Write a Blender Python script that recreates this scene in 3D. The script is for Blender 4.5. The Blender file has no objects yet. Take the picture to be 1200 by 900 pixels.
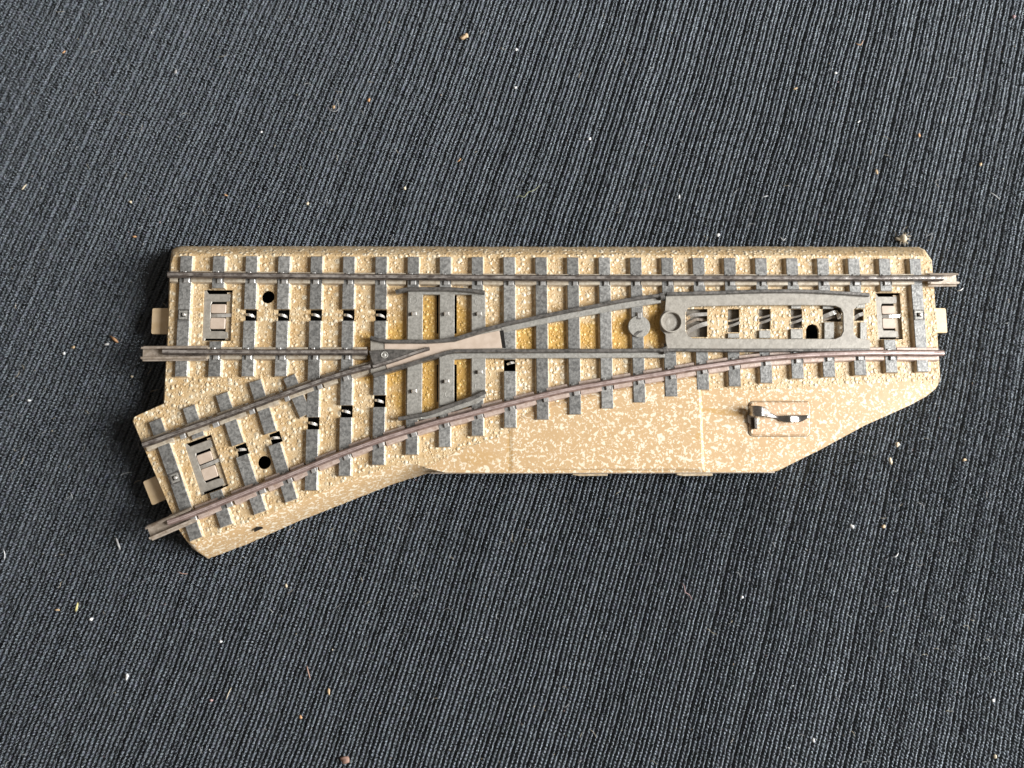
import bpy, bmesh, math, random
import numpy as np
from mathutils import Matrix, Vector, noise as mnoise

random.seed(7)
rng = np.random.default_rng(7)
S = 0.001                       # everything is laid out in millimetres
COL = bpy.context.scene.collection
scene = bpy.context.scene

# ------------------------------------------------------------------ camera
F = 900.0                       # focal length in photograph pixels (1200 wide)
CAM = Vector((-17.0233, -23.8732, 184.8634))
ROT = (Matrix.Rotation(0.1235, 3, 'X') @ Matrix.Rotation(-0.0352, 3, 'Y') @ Matrix.Rotation(-0.0020, 3, 'Z'))

def P(px, py, z=8.0):
    """measured position (mm) of a feature seen at px,py that lies at height z"""
    d = ROT @ Vector(((px - 600) / F, -(py - 450) / F, -1.0))
    t = (z - CAM.z) / d.z
    return (CAM.x + d.x * t, CAM.y + d.y * t)

def PL(pts, z=8.0):
    return [P(x, y, z) for x, y in pts]

cd = bpy.data.cameras.new("camera")
cam = bpy.data.objects.new("camera", cd)
COL.objects.link(cam)
cd.sensor_width = 36.0
cd.lens = F / 1200 * 36.0
cd.clip_start = 0.005
cd.clip_end = 20
cam.matrix_world = Matrix.Translation(CAM * S) @ ROT.to_4x4()
scene.camera = cam

# ------------------------------------------------------------------ node helper
class NT:
    def __init__(self, name):
        self.m = bpy.data.materials.new(name)
        self.m.use_nodes = True
        self.t = self.m.node_tree
        self.b = self.t.nodes['Principled BSDF']
        self.tc = self.t.nodes.new('ShaderNodeTexCoord')
        mp = self.t.nodes.new('ShaderNodeMapping')
        mp.inputs['Scale'].default_value = (1 / S,) * 3
        self.t.links.new(self.tc.outputs['Object'], mp.inputs[0])
        self.mm = mp.outputs[0]
    def n(self, typ, ins=None, **kw):
        nd = self.t.nodes.new(typ)
        for k, v in kw.items():
            setattr(nd, k, v)
        for k, v in (ins or {}).items():
            self.set(nd.inputs[k], v)
        return nd
    def set(self, sock, v):
        if isinstance(v, bpy.types.NodeSocket):
            self.t.links.new(v, sock)
        else:
            if sock.type == 'RGBA' and len(v) == 3:
                v = (*v, 1)
            sock.default_value = v
    def math(self, op, a, b=0.0, c=0.0, clamp=False):
        nd = self.t.nodes.new('ShaderNodeMath')
        nd.operation = op
        nd.use_clamp = clamp
        for i, v in enumerate((a, b, c)):
            self.set(nd.inputs[i], v)
        return nd.outputs[0]
    def noise(self, scale, detail=2, rough=.5, vec=None, dist=0.0, color=False):
        nd = self.n('ShaderNodeTexNoise', {'Vector': vec or self.mm, 'Scale': scale, 'Detail': detail, 'Roughness': rough, 'Distortion': dist})
        return nd.outputs['Color' if color else 'Fac']
    def vor(self, scale, vec=None, feature='F1', rand=1.0, out='Distance'):
        nd = self.n('ShaderNodeTexVoronoi', {'Vector': vec or self.mm, 'Scale': scale, 'Randomness': rand}, feature=feature)
        return nd.outputs[out]
    def step(self, v, a, b, lo=0.0, hi=1.0):
        nd = self.n('ShaderNodeMapRange', {0: v, 1: a, 2: b, 3: lo, 4: hi})
        nd.interpolation_type = 'SMOOTHSTEP'
        return nd.outputs[0]
    def mix(self, f, a, b, mode='MIX'):
        nd = self.t.nodes.new('ShaderNodeMix')
        nd.data_type = 'RGBA'
        nd.blend_type = mode
        self.set(nd.inputs[0], f)
        self.set(nd.inputs[6], a)
        self.set(nd.inputs[7], b)
        return nd.outputs[2]
    def out(self, col=None, rough=None, metal=None, height=None, dist=0.1, strength=1.0, spec=None):
        if col is not None: self.set(self.b.inputs['Base Color'], col)
        if rough is not None: self.set(self.b.inputs['Roughness'], rough)
        if metal is not None: self.set(self.b.inputs['Metallic'], metal)
        if spec is not None: self.set(self.b.inputs['Specular IOR Level'], spec)
        if height is not None:
            bp = self.n('ShaderNodeBump', {'Height': height, 'Distance': dist * S, 'Strength': strength})
            self.t.links.new(bp.outputs[0], self.b.inputs['Normal'])
        return self.m

def sep(nt, v):
    nd = nt.n('ShaderNodeSeparateXYZ', {0: v})
    return nd.outputs

# ---- printed ballast on tin: stones in relief
def amber_mask(nt):
    """deeper amber patches between the frog and the points"""
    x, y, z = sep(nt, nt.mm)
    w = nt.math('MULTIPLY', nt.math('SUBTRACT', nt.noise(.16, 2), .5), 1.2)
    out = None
    for (cx, cy, rx, ry) in AMBER_SPOTS:
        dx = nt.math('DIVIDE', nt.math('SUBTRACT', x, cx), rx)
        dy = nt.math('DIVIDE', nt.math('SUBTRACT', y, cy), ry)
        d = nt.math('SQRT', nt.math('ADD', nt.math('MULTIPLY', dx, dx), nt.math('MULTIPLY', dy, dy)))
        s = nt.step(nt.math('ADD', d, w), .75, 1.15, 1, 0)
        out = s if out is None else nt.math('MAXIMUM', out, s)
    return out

def amber_spot(px, py, rx, ry):
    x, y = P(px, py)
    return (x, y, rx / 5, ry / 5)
AMBER_SPOTS = [amber_spot(505, 420, 66, 84), amber_spot(452, 425, 50, 36), amber_spot(640, 395, 82, 20), amber_spot(735, 390, 26, 26), amber_spot(768, 380, 10, 40)]

def m_ballast():
    nt = NT('ballast_tin')
    wv = nt.n('ShaderNodeVectorMath', {0: nt.noise(.9, 2, color=True), 1: (.5, .5, .5)}, operation='SUBTRACT').outputs[0]
    wv = nt.n('ShaderNodeVectorMath', {0: wv, 'Scale': .55}, operation='SCALE').outputs[0]
    vec = nt.n('ShaderNodeVectorMath', {0: nt.mm, 1: wv}, operation='ADD').outputs[0]
    d = nt.vor(.80, vec, rand=.85)
    cell = sep(nt, nt.vor(.80, vec, rand=.85, out='Color'))
    thr = nt.math('MULTIPLY_ADD', cell[0], .40, .11)
    spot = nt.step(nt.math('SUBTRACT', thr, d), -.10, .10)
    d2 = nt.vor(1.45, vec, rand=.9)
    fine = nt.step(nt.noise(2.3, 2, vec=vec), .56, .66)
    dens = nt.step(nt.noise(.11, 3, .6), .30, .66, .45, 1.0)
    spot = nt.math('MULTIPLY', spot, dens)
    dots = nt.step(nt.vor(2.1, vec), .16, .30, 1, 0)
    spot = nt.math('MAXIMUM', spot, nt.math('MULTIPLY', nt.math('MAXIMUM', nt.math('MULTIPLY', fine, .55), nt.math('MULTIPLY', dots, .6)), nt.math('SUBTRACT', 1.15, nt.math('MULTIPLY', dens, .6))))
    amber_f = amber_mask(nt)
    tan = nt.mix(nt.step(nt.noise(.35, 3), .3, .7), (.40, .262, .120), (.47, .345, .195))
    tan = nt.mix(amber_f, tan, (.41, .237, .060))
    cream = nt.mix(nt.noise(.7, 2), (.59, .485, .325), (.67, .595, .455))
    cream = nt.mix(amber_f, cream, (.56, .365, .115))
    col = nt.mix(spot, tan, cream)
    dirt = nt.step(nt.noise(.5, 5, .72), .56, .72)
    col = nt.mix(nt.math('MULTIPLY', dirt, .42), col, (.24, .155, .075))
    scr = nt.n('ShaderNodeMapping', {'Vector': nt.mm, 'Rotation': (0, 0, .9), 'Scale': (.22, 3.2, 1)})
    sc = nt.step(nt.noise(1.0, 2, .5, vec=scr.outputs[0]), .72, .76)
    col = nt.mix(nt.math('MULTIPLY', sc, .5), col, (.74, .67, .54))
    big = nt.step(d, .05, .46, 1, 0)
    small = nt.step(d2, .05, .42, 1, 0)
    h = nt.math('MAXIMUM', big, nt.math('MULTIPLY', small, .55))
    h = nt.math('ADD', h, nt.math('MULTIPLY', nt.noise(3.0, 3), .18))
    return nt.out(col, nt.math('MULTIPLY_ADD', nt.noise(1.2, 2), .25, .30), height=h, dist=.32, strength=.75, spec=.45)

def m_fleck(name='fleck_tin', pink=0.0):
    nt = NT(name)
    wv = nt.n('ShaderNodeVectorMath', {0: nt.noise(.8, 2, color=True), 1: (.5, .5, .5)}, operation='SUBTRACT').outputs[0]
    wv = nt.n('ShaderNodeVectorMath', {0: wv, 'Scale': 1.1}, operation='SCALE').outputs[0]
    vec = nt.n('ShaderNodeVectorMath', {0: nt.mm, 1: wv}, operation='ADD').outputs[0]
    a = nt.step(nt.noise(1.2, 1.6, .5, vec=vec), .582, .612)
    b = nt.step(nt.noise(1.9, 1.0, .4, vec=vec), .605, .635)
    c = nt.step(nt.noise(.30, 2), .33, .60)
    f = nt.math('MAXIMUM', a, nt.math('MULTIPLY', b, nt.math('MULTIPLY_ADD', c, .5, .5)))
    tan = nt.mix(nt.noise(.12, 3), (.40 + .02 * pink, .258, .125 + .06 * pink), (.45, .312 - .02 * pink, .172 + .06 * pink))
    cream = nt.mix(nt.noise(.6, 2), (.58, .49, .35), (.64, .56, .43))
    col = nt.mix(f, tan, cream)
    # rubbed amber streak between the ridge and the lever, stain beside the cover edge
    x, y, z = sep(nt, nt.mm)
    for (px, py, rx, ry, am) in STAINS:
        cx, cy = P(px, py)
        dx = nt.math('DIVIDE', nt.math('SUBTRACT', x, cx), rx)
        dy = nt.math('DIVIDE', nt.math('SUBTRACT', nt.math('MULTIPLY_ADD', nt.math('SUBTRACT', x, cx), -SLOPE.get((px, py), 0.0), nt.math('SUBTRACT', y, cy)), nt.math('MULTIPLY', nt.math('SUBTRACT', nt.noise(.8, 2), .5), .5)), ry)
        dd = nt.math('ADD', nt.math('MULTIPLY', dx, dx), nt.math('MULTIPLY', dy, dy))
        s = nt.math('MULTIPLY', nt.step(dd, .25, 1.2, 1, 0), am)
        col = nt.mix(s, col, (.38, .215, .055))
    gr = nt.step(nt.noise(.22, 5, .72), .56, .74)
    col = nt.mix(nt.math('MULTIPLY', gr, .28), col, (.26, .18, .10))
    pit = nt.step(nt.noise(1.5, 2, .6), .735, .755)
    col = nt.mix(nt.math('MULTIPLY', pit, .6), col, (.16, .11, .07))
    for ang, thr_ in ((.5, .745), (-.35, .75)):
        sm = nt.n('ShaderNodeMapping', {'Vector': nt.mm, 'Rotation': (0, 0, ang), 'Scale': (.10, 3.4, 1)})
        sc = nt.step(nt.noise(1.0, 2, .5, vec=sm.outputs[0]), thr_, thr_ + .02)
        col = nt.mix(nt.math('MULTIPLY', sc, .35), col, (.66, .58, .45))
    h = nt.math('MULTIPLY', nt.noise(.25, 3), 1.0)
    return nt.out(col, nt.math('MULTIPLY_ADD', nt.noise(.7, 3), .22, .26), height=h, dist=.25, strength=.3, spec=.4)
STAINS = [(848, 483, 6.5, .75, .6), (597, 527, .8, 6.0, .45), (817, 512, .7, 1.1, .5), (560, 537, 5, 2.0, .25)]
SLOPE = {(848, 483): -.12}

def m_plain(name, c1, c2, scale=1.5, rough=.45, metal=0.0, bump=.05, grain=None, spec=.5, dirt=None, soft=False):
    nt = NT(name)
    f = nt.noise(scale, 4, .62)
    col = nt.mix(nt.step(f, .32, .68), c1, c2)
    if dirt:
        g = nt.step(nt.noise(.55, 4, .7), .54, .70)
        col = nt.mix(nt.math('MULTIPLY', g, dirt[1]), col, dirt[0])
    if grain:
        mp = nt.n('ShaderNodeMapping', {'Vector': nt.mm, 'Scale': grain})
        g = nt.noise(1.0, 3, .6, vec=mp.outputs[0])
        col = nt.mix(nt.math('MULTIPLY', nt.step(g, .4, .75), .6), col, c2)
    if soft:
        rnd = nt.n('ShaderNodeObjectInfo').outputs['Random']
        k = nt.math('MULTIPLY_ADD', rnd, .42, .74)
        col = nt.mix(1.0, col, nt.n('ShaderNodeCombineXYZ', {0: k, 1: k, 2: k}).outputs[0], 'MULTIPLY')
        x, y, z = sep(nt, nt.mm)
        wear = nt.step(nt.noise(.9, 4, .75), .60, .70)
        col = nt.mix(nt.math('MULTIPLY', wear, .35), col, (.46, .44, .40))
    r = nt.math('MULTIPLY_ADD', nt.noise(scale * .6, 3), .3, rough - .15)
    return nt.out(col, r, metal, height=nt.noise(scale * (1.5 if soft else 2.2), 3), dist=bump, strength=.7, spec=spec)

M = {}
M['ballast'] = m_ballast()
M['fleck'] = m_fleck()
M['fleck_pink'] = m_fleck('fleck_boss', .22)
M['tan'] = m_plain('tan_lacquer', (.50, .36, .20), (.57, .43, .27), .5, .4, 0, .02)
M['inlay'] = m_plain('inlay_cream', (.38, .295, .225), (.44, .35, .275), .5, .45, 0, .02)
M['tan_side'] = m_plain('sleeper_flank', (.36, .26, .15), (.58, .48, .34), 1.2, .35, 0, .04)
M['sleeper'] = m_plain('sleeper_paint', (.118, .114, .106), (.275, .265, .244), 1.6, .40, .25, .08, dirt=((.10, .09, .08), .75), soft=True)
M['grey_plate'] = m_plain('grey_plate', (.215, .203, .178), (.325, .305, .268), 1.8, .42, .25, .07, dirt=((.12, .10, .08), .5))
M['nickel'] = m_plain('nickel_plate', (.225, .203, .170), (.31, .282, .238), 1.1, .46, .2, .05, dirt=((.16, .13, .10), .35))
M['dark'] = m_plain('dark_steel', (.055, .052, .046), (.17, .155, .14), 1.1, .36, .5, .05, grain=(.3, 3, 1))
M['rail'] = m_plain('rail_steel', (.050, .040, .034), (.165, .135, .115), .9, .32, .6, .06, grain=(.25, 3.5, 1))
M['rail_red'] = m_plain('rail_worn_copper', (.13, .085, .07), (.27, .19, .165), .7, .36, .45, .05, grain=(.25, 3.0, 1))
M['rail_top'] = m_plain('rail_top_polished', (.15, .12, .105), (.62, .57, .52), .6, .22, .75, .04, grain=(.2, 3.0, 1), dirt=((.10, .07, .05), .6))
M['rail_top_red'] = m_plain('rail_top_rosy', (.34, .25, .22), (.56, .45, .41), .6, .30, .5, .04, grain=(.2, 3.0, 1), dirt=((.22, .13, .10), .5))
M['foot'] = m_plain('rail_foot_tin', (.31, .25, .18), (.46, .40, .31), .9, .42, .2, .07, dirt=((.22, .15, .08), .6))
M['foot_red'] = m_plain('rail_foot_rosy', (.35, .255, .205), (.47, .375, .315), .9, .42, .2, .06, dirt=((.24, .15, .09), .5))
M['joiner'] = m_plain('joiner_tin', (.28, .225, .17), (.44, .37, .30), 1.0, .38, .4, .06, dirt=((.17, .11, .07), .6))
M['clip'] = m_plain('clip_tin', (.28, .265, .245), (.46, .44, .41), 2.0, .35, .5, .05)
M['bright'] = m_plain('bright_contact', (.62, .58, .52), (.80, .76, .70), 1.5, .28, .75, .03)
M['chrome'] = m_plain('chrome', (.28, .26, .24), (.44, .42, .40), .9, .26, 1.0, .02)
M['black'] = m_plain('dark_hollow', (.010, .009, .008), (.018, .016, .014), 1.0, .9, 0, .02, spec=.1)
M['pocket'] = m_plain('pocket_tin', (.13, .11, .085), (.24, .21, .17), 1.0, .5, .3, .04)
M['inner'] = m_plain('hollow_tin', (.07, .05, .035), (.12, .09, .06), 1.0, .7, 0, .02, spec=.2)

# ------------------------------------------------------------------ mesh helpers (mm in, metres out)
ROOT = bpy.data.objects.new('track_turnout', None)
COL.objects.link(ROOT)
ROOT.empty_display_size = .02
ROOT['label'] = 'model railway turnout section with speckled tan ballast and grey sleepers lying on black ribbed cloth'
ROOT['category'] = 'model track'

def link(name, me, mats, parent=ROOT, label=None):
    for m in (mats if isinstance(mats, (list, tuple)) else [mats]):
        me.materials.append(M[m] if isinstance(m, str) else m)
    o = bpy.data.objects.new(name, me)
    COL.objects.link(o)
    if parent is not None:
        o.parent = parent
    if label:
        o['label'] = label
    return o

def from_bm(name, bm, mats, parent=ROOT, smooth=False, label=None):
    bmesh.ops.recalc_face_normals(bm, faces=bm.faces)
    bmesh.ops.scale(bm, vec=(S, S, S), verts=bm.verts)
    me = bpy.data.meshes.new(name)
    bm.to_mesh(me)
    bm.free()
    if smooth:
        me.polygons.foreach_set('use_smooth', [True] * len(me.polygons))
    return link(name, me, mats, parent, label)

def area(poly):
    return sum(a[0] * b[1] - b[0] * a[1] for a, b in zip(poly, poly[1:] + poly[:1])) / 2

def fill_faces(bm, outline, holes, z, mat=0):
    """triangulated flat sheet with holes"""
    cu = bpy.data.curves.new('tmp', 'CURVE')
    cu.dimensions = '2D'
    cu.fill_mode = 'BOTH'
    for poly in [outline] + list(holes):
        sp = cu.splines.new('POLY')
        sp.points.add(len(poly) - 1)
        for p, q in zip(sp.points, poly):
            p.co = (q[0], q[1], 0, 1)
        sp.use_cyclic_u = True
    ob = bpy.data.objects.new('tmp', cu)
    COL.objects.link(ob)
    me = ob.to_mesh()
    vs = [bm.verts.new((v.co.x, v.co.y, z)) for v in me.vertices]
    for p in me.polygons:
        f = bm.faces.new([vs[i] for i in p.vertices])
        f.material_index = mat
    ob.to_mesh_clear()
    bpy.data.objects.remove(ob)
    bpy.data.curves.remove(cu)

def loft(bm, loops, mat=0, close=True):
    """side walls joining loops of equal length [(x,y,z),...]"""
    rows = [[bm.verts.new(p) for p in lp] for lp in loops]
    n = len(rows[0])
    fs = []
    for a, b in zip(rows, rows[1:]):
        for i in range(n if close else n - 1):
            j = (i + 1) % n
            f = bm.faces.new((a[i], a[j], b[j], b[i]))
            f.material_index = mat[i] if isinstance(mat, list) else mat
            fs.append(f)
    loft.last = fs
    return rows

def inset(poly, d):
    """offset a polygon inward by d (outward when negative)"""
    if area(poly) < 0:
        poly = poly[::-1]
    n = len(poly)
    out = []
    for i in range(n):
        p, q, r = Vector(poly[i - 1]), Vector(poly[i]), Vector(poly[(i + 1) % n])
        a, b = (q - p).normalized(), (r - q).normalized()
        na, nb = Vector((-a.y, a.x)), Vector((-b.y, b.x))
        m = na + nb
        if m.length < 1e-6:
            m = na
        m = m.normalized()
        c = max(.35, m.dot(na))
        out.append(tuple(q + m * (d / c)))
    return out

def plate_bm(bm, outline, holes, z0, z1, bev=.08, mat=0, bottom=False):
    if area(outline) < 0:
        outline = outline[::-1]
    top = inset(outline, bev)
    hl = []
    for h in holes:
        if area(h) < 0: h = h[::-1]
        hl.append((h, inset(h, -bev)))
    fill_faces(bm, top, [b for a, b in hl], z1, mat)
    loft(bm, [[(x, y, z1) for x, y in top], [(x, y, z1 - bev) for x, y in outline], [(x, y, z0) for x, y in outline]], mat)
    for a, b in hl:
        loft(bm, [[(x, y, z1) for x, y in b], [(x, y, z1 - bev) for x, y in a], [(x, y, z0) for x, y in a]], mat)

def plate(name, outline, holes, z0, z1, mat, parent=ROOT, bev=.08, label=None):
    bm = bmesh.new()
    plate_bm(bm, outline, holes, z0, z1, bev)
    return from_bm(name, bm, mat, parent, label=label)

def box_bm(bm, c, u, lx, ly, z0, z1, bev=.06, mat=0):
    """bevelled block: centre c (x,y), unit direction u, length lx along u, ly across"""
    u = Vector(u).normalized(); v = Vector((-u.y, u.x))
    c = Vector(c)
    pts = [tuple(c + u * a * lx / 2 + v * b * ly / 2) for a, b in ((-1, -1), (1, -1), (1, 1), (-1, 1))]
    ins = inset(pts, bev)
    r = loft(bm, [[(x, y, z1) for x, y in ins], [(x, y, z1 - bev) for x, y in pts], [(x, y, z0) for x, y in pts]], mat)
    bm.faces.new(r[0]).material_index = mat

def rect(c, u, lx, ly):
    u = Vector(u).normalized(); v = Vector((-u.y, u.x)); c = Vector(c)
    return [tuple(c + u * a * lx / 2 + v * b * ly / 2) for a, b in ((-1, -1), (1, -1), (1, 1), (-1, 1))]

def pxrect(x0, y0, x1, y1, z=8.0):
    return PL([(x0, y1), (x1, y1), (x1, y0), (x0, y0)], z)

def rounded(poly, r, k=5):
    out = []
    n = len(poly)
    for i in range(n):
        p, q, s = Vector(poly[i - 1]), Vector(poly[i]), Vector(poly[(i + 1) % n])
        a, b = (p - q), (s - q)
        rr = min(r, a.length * .45, b.length * .45)
        A, B = q + a.normalized() * rr, q + b.normalized() * rr
        for t in range(k):
            f = t / (k - 1)
            out.append(tuple(A * (1 - f) ** 2 + q * 2 * f * (1 - f) + B * f * f))
    return out

def circle(c, r, n=28, ph=0):
    return [(c[0] + r * math.cos(ph + 2 * math.pi * i / n), c[1] + r * math.sin(ph + 2 * math.pi * i / n)) for i in range(n)]

def smooth_path(pts, step=2.0):
    """Catmull-Rom through pts (tuples of any dimension)"""
    P_ = [np.array(p, float) for p in pts]
    P_ = [2 * P_[0] - P_[1]] + P_ + [2 * P_[-1] - P_[-2]]
    out = []
    for i in range(1, len(P_) - 2):
        a, b, c, d = P_[i - 1:i + 3]
        n = max(1, int(np.linalg.norm(c - b) / step))
        for k in range(n):
            t = k / n
            out.append(.5 * (2 * b + (c - a) * t + (2 * a - 5 * b + 4 * c - d) * t * t + (3 * b - a - 3 * c + d) * t ** 3))
    out.append(P_[-2])
    return [tuple(p) for p in out]

def sweep_bm(bm, path, prof, mat=0, wob=0.0, seed=0):
    """profile [(lateral, z)] swept along an xy(z) path"""
    loops = []
    n = len(path)
    for i in range(n):
        p = Vector(path[i][:2]); a = Vector(path[max(0, i - 1)][:2]); b = Vector(path[min(n - 1, i + 1)][:2])
        t = (b - a).normalized(); v = Vector((-t.y, t.x))
        dz = path[i][2] if len(path[i]) > 2 else 0.0
        w = wob * mnoise.noise(Vector((p.x * .11 + seed, p.y * .11, seed)))
        loops.append([(p.x + v.x * (l + w), p.y + v.y * (l + w), z + dz) for l, z in prof])
    rows = loft(bm, loops, mat)
    bm.faces.new(rows[0])
    bm.faces.new(rows[-1])

def sweep(name, path, prof, mat, parent=ROOT, smooth=False, wob=0.0, label=None, seg=0):
    bm = bmesh.new()
    sweep_bm(bm, path, prof, seg, wob)
    return from_bm(name, bm, mat, parent, smooth, label)

def lathe_bm(bm, c, prof, n=32, mat=0):
    loops = [[(c[0] + r * math.cos(2 * math.pi * i / n), c[1] + r * math.sin(2 * math.pi * i / n), z) for i in range(n)] for r, z in prof]
    rows = loft(bm, loops, mat)
    bm.faces.new(rows[-1]).material_index = mat

# ------------------------------------------------------------------ bed outline
ZB, ZS, ZR = 8.0, 9.0, 10.8
def jag(poly, amp=.07, step=.55):
    """the stone relief makes the pressed edge slightly uneven"""
    out = []
    n = len(poly)
    for i in range(n):
        a, b = Vector(poly[i]), Vector(poly[(i + 1) % n])
        k = max(1, int((b - a).length / step))
        for j in range(k):
            p = a.lerp(b, j / k)
            out.append((p.x + random.uniform(-amp, amp), p.y + random.uniform(-amp, amp)))
    return out

# corresponding shoulder (top sheet) and foot (on the cloth) corners, anticlockwise from top right
bed_pairs = [  # (px,py at ZB, px,py at z=0.1)
    ((1083, 300), (1077, 289.0)), ((900, 299.5), (900, 288.4)), ((700, 299.2), (700, 288.8)), ((500, 299), (500, 288.4)),
    ((340, 298.5), (340, 288)), ((216, 298), (211, 288)), ((203.5, 300), (204.5, 290)),
    ((200.5, 310), (203, 311)), ((196.5, 405), (199.5, 405)), ((194.4, 437), (198, 437)), ((192.8, 473), (196, 473)),
    ((163, 486), (168, 487)), ((157.5, 489), (162, 490)), ((156.5, 494), (160, 495)),
    ((166, 518), (171, 518)), ((203, 604), (208, 603)), ((210, 621), (216, 623)), ((219, 634), (239, 652)),
    ((226, 637), (243, 655)), ((300, 608), (290, 637.5)), ((350, 588), (342, 614)), ((400, 566.5), (390, 595)), ((450, 550), (428, 580)), ((480, 543), (464, 566)),
    ((505, 548), (500, 555)), ((520, 553.5), (520, 554.5)), ((600, 554), (600, 554.2)), ((700, 554), (700, 554)), ((900, 553), (900, 553)), ((909, 552), (908, 552)),
    ((918, 548), (917, 547.5)), ((960, 527.5), (956, 527)), ((1014, 498), (1006, 498)), ((1066, 475), (1054, 475)),
    ((1086, 464), (1073, 465)), ((1097, 455), (1083, 456)), ((1102, 446), (1086, 447)), ((1101, 430), (1086, 431)), ((1095, 342), (1080, 343)), ((1092, 306), (1079, 300)),
]
top_loop, base_loop = [], []
n = len(bed_pairs)
for i in range(n):
    a, b = bed_pairs[i], bed_pairs[(i + 1) % n]
    A, B = Vector(P(*a[0], ZB)), Vector(P(*b[0], ZB))
    C, D = Vector(P(*a[1], .1)), Vector(P(*b[1], .1))
    k = max(1, int((B - A).length / .6))
    for j in range(k):
        top_loop.append(tuple(A.lerp(B, j / k)))
        base_loop.append(tuple(C.lerp(D, j / k)))

# ------------------------------------------------------------------ openings
def frame_at(px, py, ang):
    c = P(px, py, 8.0)
    return c, (math.cos(ang), math.sin(ang))
a_div = math.atan2(P(390, 440.5)[1] - P(220, 502.5)[1], P(390, 440.5)[0] - P(220, 502.5)[0])
FRAMES = [((254.5, 369.5), 0.0, 6.7, 12.0), ((1042, 370.3), 0.0, 6.0, 11.3), ((241.5, 545), a_div, 6.5, 12.4)]
bed_holes = []
for (c, a, w, h) in FRAMES:
    cc, u = frame_at(*c, a)
    bed_holes.append((rect(cc, u, w, h), .5))
round_holes = [(314, 348, 1.52), (309.6, 542, 1.52)]
for x, y, r in round_holes:
    bed_holes.append((circle(P(x, y), r), .7))

SX = lambda i: -86.25 + 7.5 * i
YT = 28.0
def Yp(px, py, z=ZS): return P(px, py, z)[1]
# contact openings in straight sleepers: index -> y of the middle of the opening
open_sq = {2: [Yp(293, 369)], 3: [Yp(332, 369)], 4: [Yp(371, 369), Yp(365, 496)], 5: [Yp(409, 369), Yp(408, 482)], 6: [Yp(447, 369), Yp(447, 470)],
           10: [Yp(599, 428)]}
for i, ys in open_sq.items():
    for y in ys:
        bed_holes.append((rect((SX(i), y), (1, 0), 2.7, 2.8), .3))
SLANT = [  # slanted sleepers of the branch: upper end, lower end, opening
    ((181.5, 493), (229.5, 631), None), ((221, 477), (265, 615.5), None), ((259.5, 462), (304.5, 600), (282, 527)),
    ((298.5, 447), (341, 586), (321.5, 513)), ((338.5, 441.5), (357.5, 486), None)]
u_div = Vector((math.cos(a_div), math.sin(a_div)))
for A, B, o in SLANT:
    if o:
        bed_holes.append((rect(P(*o, ZS), u_div, 2.6, 2.6), .6))
# slits beside the middle grey plate
for x in (513.2, 533.8):
    for y0, y1 in ((346, 391), (427, 471)):
        bed_holes.append((pxrect(x - 1.5, y0, x + 1.5, y1), .4))
# pockets under the moving points
pockets = [(804, 362, 829, 395), (853, 362, 866.5, 389.5), (889.5, 362, 903, 386), (926.5, 362, 940, 384.5), (964, 360, 986, 377), (1001, 362, 1012, 376)]
for q in pockets:
    bed_holes.append((pxrect(*q), .7))
bed_holes.append((PL([(944.5, 397), (959.5, 397), (959.5, 386), (957, 381.5), (952, 379.5), (947, 381.5), (944.5, 386)]), .7))

# lever recess
lever_rec = rounded(PL([(877, 511), (949, 511), (949, 470.5), (877, 470.5)]), 1.2)

bm = bmesh.new()
topj = []
for (x, y) in top_loop:
    topj.append((x, y))
fill_faces(bm, topj, [h for h, d in bed_holes], ZB)
mid = []
for (t, b) in zip(topj, base_loop):
    q = (t[0] * .52 + b[0] * .48 + random.uniform(-.03, .03), t[1] * .52 + b[1] * .48 + random.uniform(-.03, .03), ZB * .69)
    mid.append(q)
up = [(t[0] * .93 + b[0] * .07, t[1] * .93 + b[1] * .07, ZB - .22) for t, b in zip(topj, base_loop)]
base = [(b[0] + random.uniform(-.06, .06), b[1] + random.uniform(-.06, .06), -.25) for b in base_loop]
loft(bm, [[(x, y, ZB) for x, y in topj], up, mid, base])
e0, e1 = P(215, 640, 5), P(505, 552, 5)
for f in loft.last:
    f.smooth = True
    c = f.calc_center_median()
    if c.y < P(300, 606, 8)[1] + (c.x - P(300, 600, 8)[0]) * .40 and c.x < e1[0] and c.z < 7.95 and c.x > e0[0]:
        f.material_index = 1
for h, d in bed_holes:
    loft(bm, [[(x, y, ZB) for x, y in h], [(x, y, ZB - d) for x, y in h]])
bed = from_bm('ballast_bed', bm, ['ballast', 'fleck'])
# black sheet standing in for the shade inside the hollow bed
bm = bmesh.new()
fill_faces(bm, [tuple(Vector(b).lerp(Vector(t), .2)) for t, b in zip(top_loop, base_loop)], [], 1.0)
from_bm('hollow_shade', bm, 'black')

# ------------------------------------------------------------------ flat cover of the point motor
HB = [(522, 553.8), (640, 554.2), (760, 553.8), (898, 553.3), (909, 552), (918, 548), (960, 527.7), (1014, 498.3), (1066, 475.2), (1086, 464.3), (1096, 456),
      (1098, 450), (1060, 447), (1000, 450), (930, 454), (880, 457), (835, 454), (800, 440), (770, 445), (730, 452), (690, 462), (650, 473), (620, 489), (596, 508), (560, 520), (535, 529), (512, 541), (497, 548)]
bm = bmesh.new()
plate_bm(bm, PL(HB, 8.15), [], 6.2, 8.055, .03)
cover = from_bm('motor_cover', bm, 'fleck')
bm = bmesh.new()
panel = PL([(597, 553.6), (826.5, 553), (823, 470), (822, 450), (822, 438), (800, 441), (770, 446), (740, 451), (700, 459), (665, 468), (640, 474), (625, 480), (597, 497)], 8.6)
plate_bm(bm, panel, [], 8.0, 8.92, .80)
xl, xr = P(597, 530, 8.5)[0], P(824, 530, 8.5)[0]
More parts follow.
